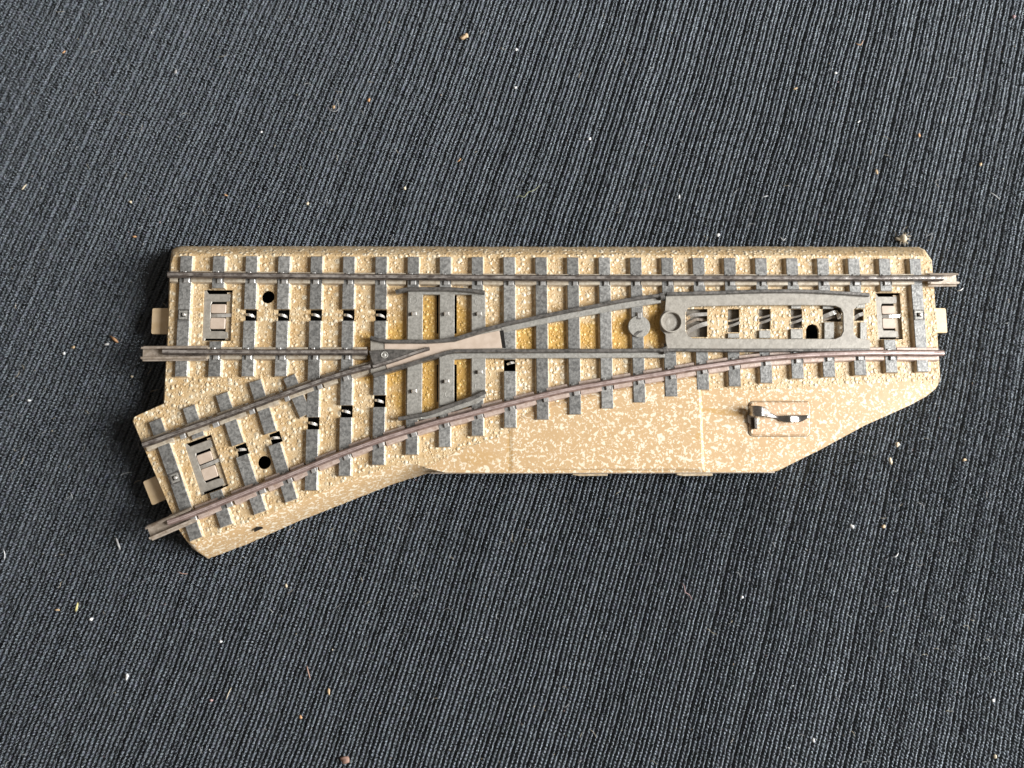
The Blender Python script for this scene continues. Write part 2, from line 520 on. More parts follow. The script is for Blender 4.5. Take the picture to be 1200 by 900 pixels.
for v in bm.verts:                                   # the cover lifts towards the ridge by the lever
    if v.co.z > 8.05:
        f = max(0.0, min(1.0, (v.co.x - xl) / (xr - xl)))
        v.co.z = 8.06 + max(0.0, v.co.z - 8.1) * (.14 + .90 * f ** .8)
from_bm('raised_panel', bm, 'fleck', cover)
bm = bmesh.new()
plate_bm(bm, lever_rec, [], 8.0, 8.62, .42)
lr = from_bm('lever_boss', bm, 'fleck_pink', cover)
plate('boss_seam', inset(lever_rec, -.14), [inset(lever_rec, .02)], 8.0, 8.10, 'inner', lr, .01)
for x0, x1 in ((671, 712), (793, 835)):
    plate('base_tab', PL([(x0, 556.5), (x0 + 8, 557.8), (x1, 557.5), (x1, 552), (x0, 552)], 3.0), [], 1.5, 3.0, 'tan_side', cover, .1)
plate('rim_seam', PL([(505, 553.6), (908, 552.2), (908, 554.3), (700, 555.2), (505, 555.2)], 5.5), [], 4.8, 5.5, 'joiner', cover, .05)
# small half-moon notch in the branch embankment
c = P(303, 620, 5.9)
bm = bmesh.new()
lathe_bm(bm, (0, 0), [(.02, 0.0), (1.05, 0.0), (1.05, .5), (.9, .55)], 20)
for v in bm.verts:
    v.co.y *= .62
    v.co.z = v.co.z * .3 + .05
    if v.co.y < -.15: v.co.y = -.15 - (v.co.x * .25) ** 2
R_ = Matrix.Rotation(.40, 4, 'Z') @ Matrix.Rotation(.72, 4, 'X')
bmesh.ops.transform(bm, matrix=R_, verts=bm.verts)
bmesh.ops.translate(bm, vec=(c[0], c[1], 5.95), verts=bm.verts)
from_bm('embankment_notch', bm, 'black', bed)

# ------------------------------------------------------------------ sleepers
def prism(bm, A, u, v, s0, s1, l0, l1, sl0, sl1, e0, e1, top=0, side=1, z1=ZS, z0=ZB - .02):
    """block along u from s0..s1, across l0..l1; sl/e = how far each foot flares"""
    def pt(s, l, z): return (A[0] + u.x * s + v.x * l, A[1] + u.y * s + v.y * l, z)
    T = [pt(s0, l0, z1), pt(s1, l0, z1), pt(s1, l1, z1), pt(s0, l1, z1)]
    q = .12
    Q = [pt(s0 - (q if e0 else 0), l0 - (q if sl0 else 0), z1 - .10), pt(s1 + (q if e1 else 0), l0 - (q if sl0 else 0), z1 - .10),
         pt(s1 + (q if e1 else 0), l1 + (q if sl1 else 0), z1 - .10), pt(s0 - (q if e0 else 0), l1 + (q if sl1 else 0), z1 - .10)]
    B = [pt(s0 - e0, l0 - sl0, z0), pt(s1 + e1, l0 - sl0, z0), pt(s1 + e1, l1 + sl1, z0), pt(s0 - e0, l1 + sl1, z0)]
    t = [bm.verts.new(p) for p in T]; w = [bm.verts.new(p) for p in Q]; b = [bm.verts.new(p) for p in B]
    bm.faces.new(t).material_index = top
    for i in range(4):
        j = (i + 1) % 4
        bm.faces.new((t[i], t[j], w[j], w[i])).material_index = top
        bm.faces.new((w[i], w[j], b[j], b[i])).material_index = side

FL = .38
def sleeper(A, B, w, opens=(), z1=ZS):
    A, B = Vector(A), Vector(B)
    u = (B - A).normalized(); v = Vector((-u.y, u.x)); L = (B - A).length
    bm = bmesh.new()
    cuts = sorted((Vector(o) - A).dot(u) for o in opens)
    s = 0.0
    h = 1.40
    for k, cpos in enumerate(cuts + [None]):
        e = L if cpos is None else cpos - h
        prism(bm, A, u, v, s, e, -w / 2, w / 2, FL, FL, .30 if s == 0 else 0, .30 if cpos is None else 0, z1=z1)
        if cpos is not None:
            s = cpos + h
    o = from_bm('sleeper', bm, ['sleeper', 'tan_side'])
    return o

def tongue(parent, c, ang=0.0, slot=True, k=.86):
    """little sprung contact stud that rises through an opening"""
    bm = bmesh.new()
    pts = [(-1.25, 8.35), (-.7, 8.85), (-.1, 9.15), (.35, 9.05), (.85, 8.55), (1.05, 8.0)]
    ca, sa = math.cos(ang), math.sin(ang)
    jt = random.uniform(-.12, .12)
    rows = []
    for i, (x, z) in enumerate(pts):
        wd = (.26, .34, .38, .36, .32, .28)[i] * k
        off = .18 + jt - .10 * i
        lp = []
        for (l, dz) in ((-wd, 0), (wd, 0), (wd, -.22), (-wd, -.22)):
            X, Y = x * k, l + off
            lp.append((c[0] + X * ca - Y * sa, c[1] + X * sa + Y * ca, z + dz))
        rows.append(lp)
    r = loft(bm, rows)
    bm.faces.new(r[0]); bm.faces.new(r[-1])
    return from_bm('contact_stud', bm, 'bright', parent)

def framed_stud(parent, c, ang=0.0):
    """closed contact: a pressed square frame with a small stud"""
    u = (math.cos(ang), math.sin(ang))
    plate('contact_frame', rect(c, u, 2.5, 2.6), [rect(c, u, 1.9, 2.0)], ZS - .3, ZS + .14, 'dark', parent, .04)
    bm = bmesh.new()
    box_bm(bm, c, u, 1.85, 1.95, ZS - .2, ZS + .06, .03)
    from_bm('contact_pad', bm, 'grey_plate', parent)
    bm = bmesh.new()
    box_bm(bm, (c[0] - .1, c[1]), u, .95, .95, ZS, ZS + .22, .03)
    from_bm('stud_socket', bm, 'black', parent)
    bm = bmesh.new()
    lathe_bm(bm, (c[0] + .08, c[1] + .05), [(.42, ZS), (.42, ZS + .38), (.3, ZS + .5), (.05, ZS + .52)], 14)
    from_bm('contact_stud', bm, 'bright', parent, True)

low_y = {0: 440.5, 1: 440.5, 2: 440.3, 3: 440, 4: 574, 5: 557, 6: 544, 7: 532, 8: 523, 9: 510, 10: 500.5, 11: 491, 12: 485, 13: 478, 14: 471, 15: 464,
         16: 456, 17: 452, 18: 448, 19: 443, 20: 441, 21: 439, 22: 436, 23: 435}
xs_low = {4: 366, 5: 405, 6: 444, 7: 484, 8: 521, 9: 560, 10: 599.5, 11: 636, 12: 673, 13: 711, 14: 749, 15: 785, 16: 823, 17: 860, 18: 898, 19: 934.5, 20: 972, 21: 1009, 22: 1045, 23: 1081}
SLP = {}
for i in range(24):
    yl = Yp(xs_low.get(i, 230 + 40 * i), low_y[i])
    ops = [(SX(i), y) for y in open_sq.get(i, [])]
    if i in (1, 22):
        # these two are interrupted by the coupling recess
        c0, h0 = (FRAMES[0][0], FRAMES[0][3]) if i == 1 else (FRAMES[1][0], FRAMES[1][3])
        yc = P(*c0)[1]
        s1 = sleeper((SX(i), YT), (SX(i), yc + h0 / 2 + .35), 2.6)
        s2 = sleeper((SX(i), yc - h0 / 2 - .35), (SX(i), yl), 2.6)
        SLP[i] = s1
    elif 15 <= i <= 21:
        # cut away inside the pocket of the points
        s1 = sleeper((SX(i), YT), (SX(i), Yp(800, 352)), 2.65)
        s2 = sleeper((SX(i), Yp(800, 403)), (SX(i), yl), 2.65)
        SLP[i] = s1
    else:
        SLP[i] = sleeper((SX(i), YT), (SX(i), yl), 2.55 if i not in (7, 8, 9) else 2.5, ops)
        for o in ops:
            if i == 10:
                tongue(SLP[i], (o[0] + .3, o[1] + .6), .5, k=.8)
            else:
                tongue(SLP[i], o)
framed_stud(SLP[0], (SX(0) + .05, Yp(215, 369)))
framed_stud(SLP[23], (SX(23) + .05, Yp(1079, 369)))
for k, (A, B, o) in enumerate(SLANT):
    A_, B_ = P(*A, ZS), P(*B, ZS)
    if k == 1:
        d = Vector(B_) - Vector(A_); L = d.length; d = d.normalized()
        cc = Vector(P(241.5, 545)); t = (cc - Vector(A_)).dot(d)
        s = sleeper(A_, tuple(Vector(A_) + d * (t - 6.5)), 2.6, (), ZS - .02)
        sleeper(tuple(Vector(A_) + d * (t + 6.5)), B_, 2.6, (), ZS - .02)
    else:
        s = sleeper(A_, B_, 2.6, [P(*o, ZS)] if o else (), ZS - .02)
        if o:
            tongue(s, P(*o, ZS), a_div)
        if k == 0:
            framed_stud(s, P(205.6, 560, ZS), a_div)
# wide contact plates on the three middle sleepers
def wide_plate(i, x0, x1, y0, y1, studs, circles):
    yy0, yy1 = Yp(x0, y1, 9.3), Yp(x0, y0, 9.3)
    X0, X1 = P(x0, 410, 9.3)[0], P(x1, 410, 9.3)[0]
    o = plate('contact_plate', [(X0, yy0), (X1, yy0), (X1, yy1), (X0, yy1)], [], 9.0 - .3, 9.3, 'grey_plate', SLP[i], .10)
    for (sx, sy) in studs:
        c = P(sx, sy, 9.4)
        bm = bmesh.new()
        box_bm(bm, (c[0] + .30, c[1]), (1, .06), 1.15, .85, 9.3, 10.0, .16)
        from_bm('contact_stud', bm, 'bright', SLP[i])
        bm = bmesh.new()
        box_bm(bm, (c[0] - .60, c[1] - .05), (1, .30), 1.0, .75, 9.3, 9.36, .02)
        from_bm('stud_slot', bm, 'dark', SLP[i])
    for (sx, sy) in circles:
        c = P(sx, sy, 9.3)
        bm = bmesh.new()
        lathe_bm(bm, c, [(.98, 9.28), (.94, 9.345), (.84, 9.345), (.80, 9.312), (.02, 9.312)], 24)
        from_bm('pressed_ring', bm, 'grey_plate', SLP[i])
wide_plate(7, 477.3, 495, 340, 491, [(484, 368), (484, 458.5)], [(484.5, 352)])
wide_plate(8, 515, 532.3, 340, 475, [(522, 368), (522, 447)], [(526, 462)])
wide_plate(9, 552.5, 569, 342, 466, [(560, 368), (561, 436)], [(561, 353.5), (561, 453)])

# ------------------------------------------------------------------ rails
RP = [(-.30, 9.0), (-.32, 9.75), (-.68, 9.9), (-.74, 10.1), (-.68, 10.42), (-.48, 10.70), (-.30, 10.78), (-.09, 10.80), (-.05, 10.66), (.05, 10.66), (.09, 10.80), (.30, 10.78), (.48, 10.70), (.68, 10.42), (.74, 10.1), (.68, 9.9), (.32, 9.75), (.30, 9.0)]
def foot_prof(hw, zt=9.12): return [(-hw, ZB - .05), (-hw + .25, zt - .08), (-hw + .4, zt), (hw - .4, zt), (hw - .25, zt - .08), (hw, ZB - .05)]
def cut_path(path, spans):
    """pieces of a path with x outside the given spans"""
    out, cur = [], []
    for p in path:
        if any(a < p[0] < b for a, b in spans):
            if len(cur) > 1: out.append(cur)
            cur = []
        else:
            cur.append(p)
    if len(cur) > 1: out.append(cur)
    return out

def rail(name, pts, mat, footmat, foot_hw=1.35, clips=(), label=None, foot_span=None):
    path = smooth_path(PL(pts, ZR), 1.5)
    r = sweep(name, path, RP, [mat, 'rail_top_red' if mat == 'rail_red' else 'rail_top'], wob=.05, label=label, seg=[1 if 6 <= q <= 10 else 0 for q in range(len(RP))])
    fp = smooth_path(PL(pts, ZR), .4)
    if foot_span:
        fp = [p for p in fp if foot_span[0] < p[0] < foot_span[1]]
    bm = bmesh.new()
    spans = [(c[0] - 1.05, c[0] + 1.05) for c in clips]
    for piece in cut_path(fp, spans):
        sweep_bm(bm, piece[::2] if len(piece) > 4 else piece, foot_prof(foot_hw), 0, .08, random.random() * 9)
    from_bm('rail_foot', bm, footmat, r)
    for c in clips:
        k = min(range(len(fp)), key=lambda q: abs(fp[q][0] - c[0]))
        a, b = Vector(fp[max(0, k - 2)]), Vector(fp[min(len(fp) - 1, k + 2)])
        t = (b - a).normalized(); v = Vector((-t.y, t.x)); m = Vector(fp[k])
        bm = bmesh.new()
        sg = -1
        q = m + v * sg * 1.0 + t * (.3 + random.uniform(-.15, .15))
        box_bm(bm, q, t, 1.3 + random.uniform(-.2, .2), 1.15, 8.9, 9.42 + random.uniform(-.06, .08), .16)
        q = m - v * sg * .85 - t * .35
        box_bm(bm, q, t, .8, .8, 8.9, 9.3, .12)
        from_bm('rail_clip', bm, 'clip', r)
    return r

R1 = rail('stock_rail', [(196, 321.2), (300, 322.4), (420, 323.6), (540, 324.6), (700, 325.2), (860, 325.4), (1000, 325.3), (1106, 325.0)], 'rail', 'foot', 1.55,
          [(SX(i), 0) for i in range(0, 23)], foot_span=(-90, 86))
R2 = rail('stock_rail', [(190, 411.6), (260, 412.2), (340, 412.4), (430.5, 412.2)], 'rail', 'foot', 1.6, [(SX(i), 0) for i in (1, 2, 3, 4, 5)], foot_span=(-89, -42))
R3 = rail('branch_rail', [(166.5, 521.3), (220, 502.2), (300, 473.5), (340, 458.8), (390, 441.0), (434, 428.6)], 'rail', 'foot', 1.6,
          [(P(x, 0, ZR)[0], 0) for x in (231, 268, 307, 344, 381, 411)])
curve_px = [(196, 612.5), (210, 608), (250, 592.3), (290, 576), (340, 556), (390, 535.5), (440, 517), (500, 498), (540, 487.5), (580, 477), (620, 467), (660, 457.5), (720, 446.8), (780, 437), (800, 433.5), (840, 427.3), (880, 421.8), (920, 418), (960, 415.3), (1020, 413.3), (1107, 413.3)]
R4 = rail('curved_rail', curve_px, 'rail_red', 'foot_red', 1.75, [(P(x, 0, ZR)[0], 0) for x in (248, 286, 322, 350)] + [(SX(i), 0) for i in range(4, 23)])

def joiner(parent, a, b, w0, mat='joiner'):
    """open tin trough that slides over the next rail"""
    A, B = Vector(P(*a, 10.0)), Vector(P(*b, 10.0))
    path = [tuple(A.lerp(B, t)) for t in (0, .12, .5, .88, 1)]
    h = w0 / 2
    prof = [(-h - .25, 9.25), (-h - .25, 9.05), (h + .25, 9.05), (h + .25, 9.25), (h - .10, 9.45), (h - .12, 10.35), (h - .55, 10.55), (h - .62, 10.40), (h - .35, 10.2), (h - .35, 9.4), (-h + .35, 9.4), (-h + .35, 10.2), (-h + .62, 10.40), (-h + .55, 10.55), (-h + .12, 10.35), (-h + .10, 9.45)]
    return sweep('rail_joiner', path, prof, mat, parent)
joiner(R1, (1089, 327), (1122.5, 326.8), 2.8)
joiner(R2, (242, 413.2), (166, 413.8), 3.0)
joiner(R4, (226, 602.5), (173.5, 625), 3.1)

# check rails
CP = [(-.45, 9.0), (-.45, 10.3), (-.3, 10.5), (.3, 10.5), (.45, 10.3), (.45, 9.0)]
def check(pts):
    return sweep('check_rail', smooth_path(PL(pts, 10.5), 1.2), CP, 'dark', wob=.05)
k1 = check([(463.5, 342), (470, 340), (477, 338.6), (505, 338.3), (534, 338.6), (551, 340), (568, 342.3)])
k2 = check([(466.5, 490.6), (485, 487.6), (502, 484.5), (524, 476.5), (545, 469), (557, 464.5), (569, 458.5)])
plate('check_rail_base', PL([(478, 493), (505, 490.5), (560, 472.5), (568, 466), (560, 466), (525, 479), (500, 487)], 9.1), [], 8.0, 9.1, 'grey_plate', k2, .1)
plate('check_rail_base', PL([(478, 340), (560, 340), (560, 345), (478, 345)], 9.36), [], 8.5, 9.36, 'grey_plate', k1, .1)

# ------------------------------------------------------------------ frog
frog_plate = plate('frog_plate', PL([(434, 398.5), (452, 401.5), (505, 402), (532, 400), (560, 391.5), (588, 384), (591, 408.8), (556, 410), (532, 411), (513, 417.5), (486, 426.5), (452, 437.5), (437, 441), (434, 436)], 9.55), [], 8.2, 9.55, 'nickel', ROOT, .08)
fp = frog_plate
plate('cream_inlay', PL([(450.5, 402.3), (500, 402.6), (532, 400.8), (560, 392.3), (585, 387.2), (588.3, 407.8), (556, 408.6), (531, 409.6), (514, 415.6), (486, 424.6), (453.5, 432.6), (451.5, 426), (480, 417.5), (503.5, 409.5), (503, 407), (488, 409.4), (450.5, 409)], 9.72), [], 9.4, 9.72, 'inlay', fp, .06)
plate('inlay_gap', PL([(586, 387.5), (590, 387.0), (592.8, 407.6), (589.2, 407.8)], 9.68), [], 9.3, 9.68, 'black', fp, .03)
frog = plate('frog', PL([(432, 411), (452, 409.6), (490, 410.4), (470, 418.5), (437, 428)], 10.55), [], 8.6, 10.55, 'dark', ROOT, .12)
bm = bmesh.new(); c = P(450.5, 415.8, 10.6)
lathe_bm(bm, c, [(.85, 10.5), (.82, 10.66), (.66, 10.68), (.60, 10.60), (.40, 10.58), (.3, 10.70), (.02, 10.74)], 24)
from_bm('rivet', bm, 'grey_plate', frog, True)
sweep('frog_nose', smooth_path(PL([(437, 429.5), (465, 421), (485, 413.6), (503, 408)], 10.7), 1.5), [(-.40, 9.2), (-.40, 10.5), (-.26, 10.72), (.26, 10.72), (.40, 10.5), (.40, 9.2)], ['rail', 'rail_top'], frog, seg=[0, 0, 1, 0, 0, 0])
WP = [(-.46, 8.2), (-.46, 10.3), (-.30, 10.6), (.30, 10.6), (.46, 10.3), (.46, 8.2)]
w1 = sweep('wing_rail', smooth_path(PL([(434, 395.3), (442, 397.8), (452, 399.6), (480, 399.8), (505, 399.7), (530, 397.6), (550, 391.5), (580, 382.6), (620, 373.6), (660, 365.4), (700, 357.7), (740, 350.3), (776, 345.4)], 10.6), 1.2), WP, 'dark', wob=.04)
w2 = sweep('wing_rail', smooth_path(PL([(437.5, 439.5), (452, 435), (470, 429.5), (490, 423.4), (514, 416), (524, 412.8), (533, 411.2), (560, 411), (620, 410.9), (680, 410.7), (740, 410.4), (779, 410.2)], 10.6), 1.2), WP, 'dark', wob=.04)
# light shelf along the inner side of each closure rail
sweep('rail_shelf', smooth_path(PL([(588, 385.8), (620, 378.6), (660, 370.6), (700, 363), (740, 355.8), (774, 350.5)], 9.6), 1.5), [(-.85, 8.4), (-.85, 9.55), (-.7, 9.65), (.7, 9.65), (.85, 9.55), (.85, 8.4)], 'grey_plate', w1)
sweep('rail_shelf', smooth_path(PL([(515, 419.5), (545, 416.3), (580, 416), (660, 415.8), (720, 415.5), (779, 415.2)], 9.5), 1.5), [(-.75, 8.4), (-.75, 9.45), (-.6, 9.55), (.6, 9.55), (.75, 9.45), (.75, 8.4)], 'grey_plate', w2)

# ------------------------------------------------------------------ moving points
bo = [(780.5, 345), (800, 342.6), (848, 341.5), (900, 340), (944, 340.8), (985, 342.6), (1020, 345), (1020, 354), (1019, 355), (1006, 357), (1000.5, 363), (1000.5, 390), (1005, 396), (1019, 398), (1020, 399), (1020, 409.3),
      (960, 409.3), (880, 408.8), (782, 408.6), (780, 400), (779.5, 392), (774.5, 386), (773, 377.5), (774.5, 369), (779, 364)]
bi = [(803.5, 366), (806, 361), (811, 359), (880, 357.5), (960, 357.5), (979, 358.3), (985, 361), (988, 367), (988.5, 388), (985.5, 394), (979, 397), (900, 397.2), (812, 396.3), (806, 393.5), (803.5, 388)]
bladep = plate('point_plate', PL(bo, 9.65), [PL(bi, 9.65)], 9.2, 9.65, 'nickel', ROOT, .10)
BP = [(-.42, 9.5), (-.42, 10.4), (-.28, 10.6), (.28, 10.6), (.42, 10.4), (.42, 9.5)]
sweep('point_blade', smooth_path(PL([(781.5, 344.2), (815, 343.3), (850, 342.4), (900, 340.8), (944, 341), (985, 343), (1019, 345.2)], 10.6), 1.5), BP, 'dark', bladep, wob=.05)
sweep('point_blade', smooth_path(PL([(781.5, 410), (850, 410.6), (900, 410.6), (960, 410.3), (1019, 410)], 10.3), 1.5), [(-.33, 9.4), (-.33, 10.2), (-.2, 10.35), (.2, 10.35), (.33, 10.2), (.33, 9.4)], 'dark', bladep, wob=.05)
bm = bmesh.new(); c = P(786.3, 377.3, 10.0)
lathe_bm(bm, c, [(2.62, 9.5), (2.62, 10.25), (2.50, 10.45), (2.30, 10.45), (2.18, 10.30), (2.10, 9.55), (1.85, 9.45), (1.80, 9.62), (1.0, 9.70), (.02, 9.66)], 40)
from_bm('pivot_rivet', bm, 'nickel', bladep)
# end hooks of closure rails
for q in ((776, 346.5), (779.5, 410)):
    bm = bmesh.new()
    box_bm(bm, P(*q, 10.6), (1, .3), 1.3, 1.6, 9.0, 10.66, .2)
    from_bm('rail_end_cap', bm, 'dark', w1 if q[1] < 380 else w2)
# grey disc with a tab, left of the pivot
bm = bmesh.new(); c = P(749, 382.5, 9.4)
lathe_bm(bm, c, [(2.6, 8.6), (2.6, 9.3), (2.48, 9.42), (.02, 9.44)], 40)
disc = from_bm('spring_disc', bm, 'grey_plate', ROOT)
bm = bmesh.new(); box_bm(bm, P(749.5, 369.5, 9.5), (0, 1), 1.6, 1.3, 8.9, 9.55, .25)
from_bm('disc_tab', bm, 'clip', disc)
plate('disc_slot', PL([(743, 391.5), (747, 388), (753, 387), (753, 388.6), (749, 390.5), (745, 394)], 9.5), [], 9.3, 9.5, 'dark', disc, .02)
plate('disc_slot', PL([(745.5, 371.8), (751, 371.8), (751, 374), (746.5, 374)], 9.5), [], 9.3, 9.5, 'dark', disc, .02)

for q in pockets:
    bm = bmesh.new()
    fill_faces(bm, pxrect(q[0] - 1, q[1] - 1, q[2] + 1, q[3] + 1, 6.4), [], 6.4)
    from_bm('pocket_floor', bm, 'pocket')
# spring fingers visible in the pockets
def finger(pts, w, z, mat='bright', name='contact_spring'):
    path = [(*P(x, y, z), dz) for x, y, dz in pts]
    return sweep(name, smooth_path(path, .6), [(-w, z), (w, z), (w, z - .22), (-w, z - .22)], mat)
finger([(806, 373, -1.4), (812, 369, -.4), (829, 368, 0)], .42, 8.2)
finger([(804, 391, -1.2), (812, 385, -.5), (820, 381.5, .0), (829, 379, .1)], .5, 8.2)
finger([(806, 378, -1.5), (818, 373.5, -.9), (829, 375, -.8)], .3, 8.0, 'joiner')
for (x, y) in ((860, 378), (897, 374), (934, 374)):
    finger([(x - 7, y + 4.0, -1.1), (x, y + 2.6, -.35), (x + 7, y - .2, .1)], .30, 8.2)
    finger([(x - 6, y - 3.0, -1.5), (x + 1, y - 3.6, -.7), (x + 7, y - 5, -.1)], .22, 8.1)
    finger([(x - 7, y + .5, -1.7), (x, y - .4, -1.3), (x + 7, y - 1.5, -1.0)], .42, 8.0, 'dark')
finger([(965, 371.5, -.6), (972, 368.5, 0), (980, 366, .1), (985, 373, -.4)], .5, 8.3)
finger([(966, 375, -.9), (976, 371.5, -.6), (984, 370, -.6)], .25, 8.1, 'joiner')
finger([(1002, 373, -.7), (1007, 369, -.1), (1012, 367.5, 0)], .42, 8.3)
# remaining short grey sleeper tops inside the pocket, each pressed with the bed
def stub(x0, y0, x1, y1):
    bm = bmesh.new()
    q = pxrect(x0, y0, x1, y1, 8.55)
    plate_bm(bm, q, [], 7.9, 8.55, .1)
    return from_bm('sleeper_stub', bm, 'grey_plate')
stub(853, 390.5, 866.5, 396); stub(889.5, 387, 903, 396.2); stub(926.5, 385.5, 941, 397); stub(927, 357.5, 939, 361.5); stub(966, 377.5, 977.5, 398); stub(964, 358.5, 977, 361.8); stub(1008, 377.5, 1016, 398); stub(1003.5, 356, 1014, 361)

# ------------------------------------------------------------------ couplings
def coupling(c, ang, w, h, tail):
    cc, u = frame_at(*c, ang)
    u = Vector(u); v = Vector((-u.y, u.x)); cc = Vector(cc)
    def q(a, b): return tuple(cc + u * a * w / 2 + v * b * h / 2)
    z = 7.55
    out = [q(-1.02, -1.0), q(-.82, -1.0), q(-.80, -.90), q(.62, -.90), q(.74, -.86), q(.70, -.64), q(.34, -.60), q(-.44, -.60), q(-.50, -.5), q(-.50, .46), q(-.44, .55), q(.36, .55), q(.74, .57), q(.80, .66), q(.80, .86), q(-.7, .86), q(-.86, 1.0), q(-1.02, 1.0)]
    p = plate('coupling_plate', out, [], z - .3, z, 'nickel', ROOT, .1)
    plate('catch_block', rounded([q(-.52, -.52), q(.52, -.52), q(.52, -.08), q(-.52, -.08)], .4), [], z - .5, z + .05, 'inlay', p, .12)
    plate('catch_block', rounded([q(-.50, .10), q(.54, .10), q(.54, .46), q(-.50, .46)], .4), [], z - .5, z + .05, 'inlay', p, .12)
    path = [(*q(-1.0, .03), -.5), (*q(-.5, .0), -.2), (*q(0, -.01), .25), (*q(.5, .0), .2), (*q(.97, .02), .1)]
    sweep('contact_spring', smooth_path(path, .6), [(-.40, z + .1), (.40, z + .1), (.40, z - .12), (-.40, z - .12)], 'bright', p)
    fl = plate('recess_floor', [q(.55, -.93), q(1.05, -.93), q(1.05, .93), q(.55, .93)], [], 6.9, 7.3, 'tan_side', p, .02)
    return p
coupling(*FRAMES[0], 1); coupling(*FRAMES[1], 1); coupling(*FRAMES[2], 1)

def tab(pts, z):
    return plate('connecting_tab', rounded(PL(pts, z), .45), [], z - .5, z, 'tan', ROOT, .1)
tab([(176.8, 391.3), (206, 391.5), (206, 361), (178.3, 361)], 5.0)
tab([(1085, 390), (1110.5, 390), (1108.5, 361), (1085, 361)], 5.0)
tab([(167, 564.5), (178, 592.3), (206, 580), (196, 552)], 5.0)

# ------------------------------------------------------------------ hand lever
bm = bmesh.new()
# bent strip: rolled head at the left, stepping down to a flat finger on the right
sec = [(876.8, 482.0, .9, 8.7), (877.4, 481.8, 1.15, 9.3), (880, 481.6, 1.3, 10.2), (884, 481.6, 1.36, 11.0), (888, 481.7, 1.34, 11.5), (892, 482.0, 1.28, 11.75), (895, 482.4, 1.2, 11.6), (898, 483.2, 1.12, 10.7), (901, 484.6, .95, 9.8), (904, 486.6, .60, 9.3),
       (911, 489.2, .45, 9.1), (916, 490.6, .74, 9.25), (920, 490.8, .88, 9.7), (925, 490.8, .90, 10.1), (928.5, 490.8, .90, 10.05), (932, 490.8, .90, 9.7), (935, 490.7, .88, 9.45), (939, 490.3, .82, 9.5), (944, 489.0, .58, 9.8), (947, 488.0, .40, 9.95)]
rows = []
for (x, y, hw, z) in smooth_path(sec, .8):
    hw = hw * .92
    c = P(x, y, z)
    rows.append([(c[0], c[1] - hw, z - .08), (c[0], c[1] - hw * .8, z), (c[0], c[1] + hw * .8, z), (c[0], c[1] + hw, z - .08), (c[0], c[1] + hw * .8, z - .45), (c[0], c[1] - hw * .8, z - .45)])
r = loft(bm, rows)
bm.faces.new(r[0]); bm.faces.new(r[-1])
lever = from_bm('hand_lever', bm, 'chrome', ROOT, True)
bm = bmesh.new()
box_bm(bm, P(885.2, 496, 9.0), (0, 1), 2.6, .75, 7.0, 9.4, .15)
from_bm('lever_stem', bm, 'chrome', lever)
plate('lever_slot', PL([(875, 486), (880, 484), (884.5, 484), (884.5, 502.5), (879.5, 504), (878, 497), (875.4, 495)], 8.17), [], 7.9, 8.68, 'inner', lever, .02)

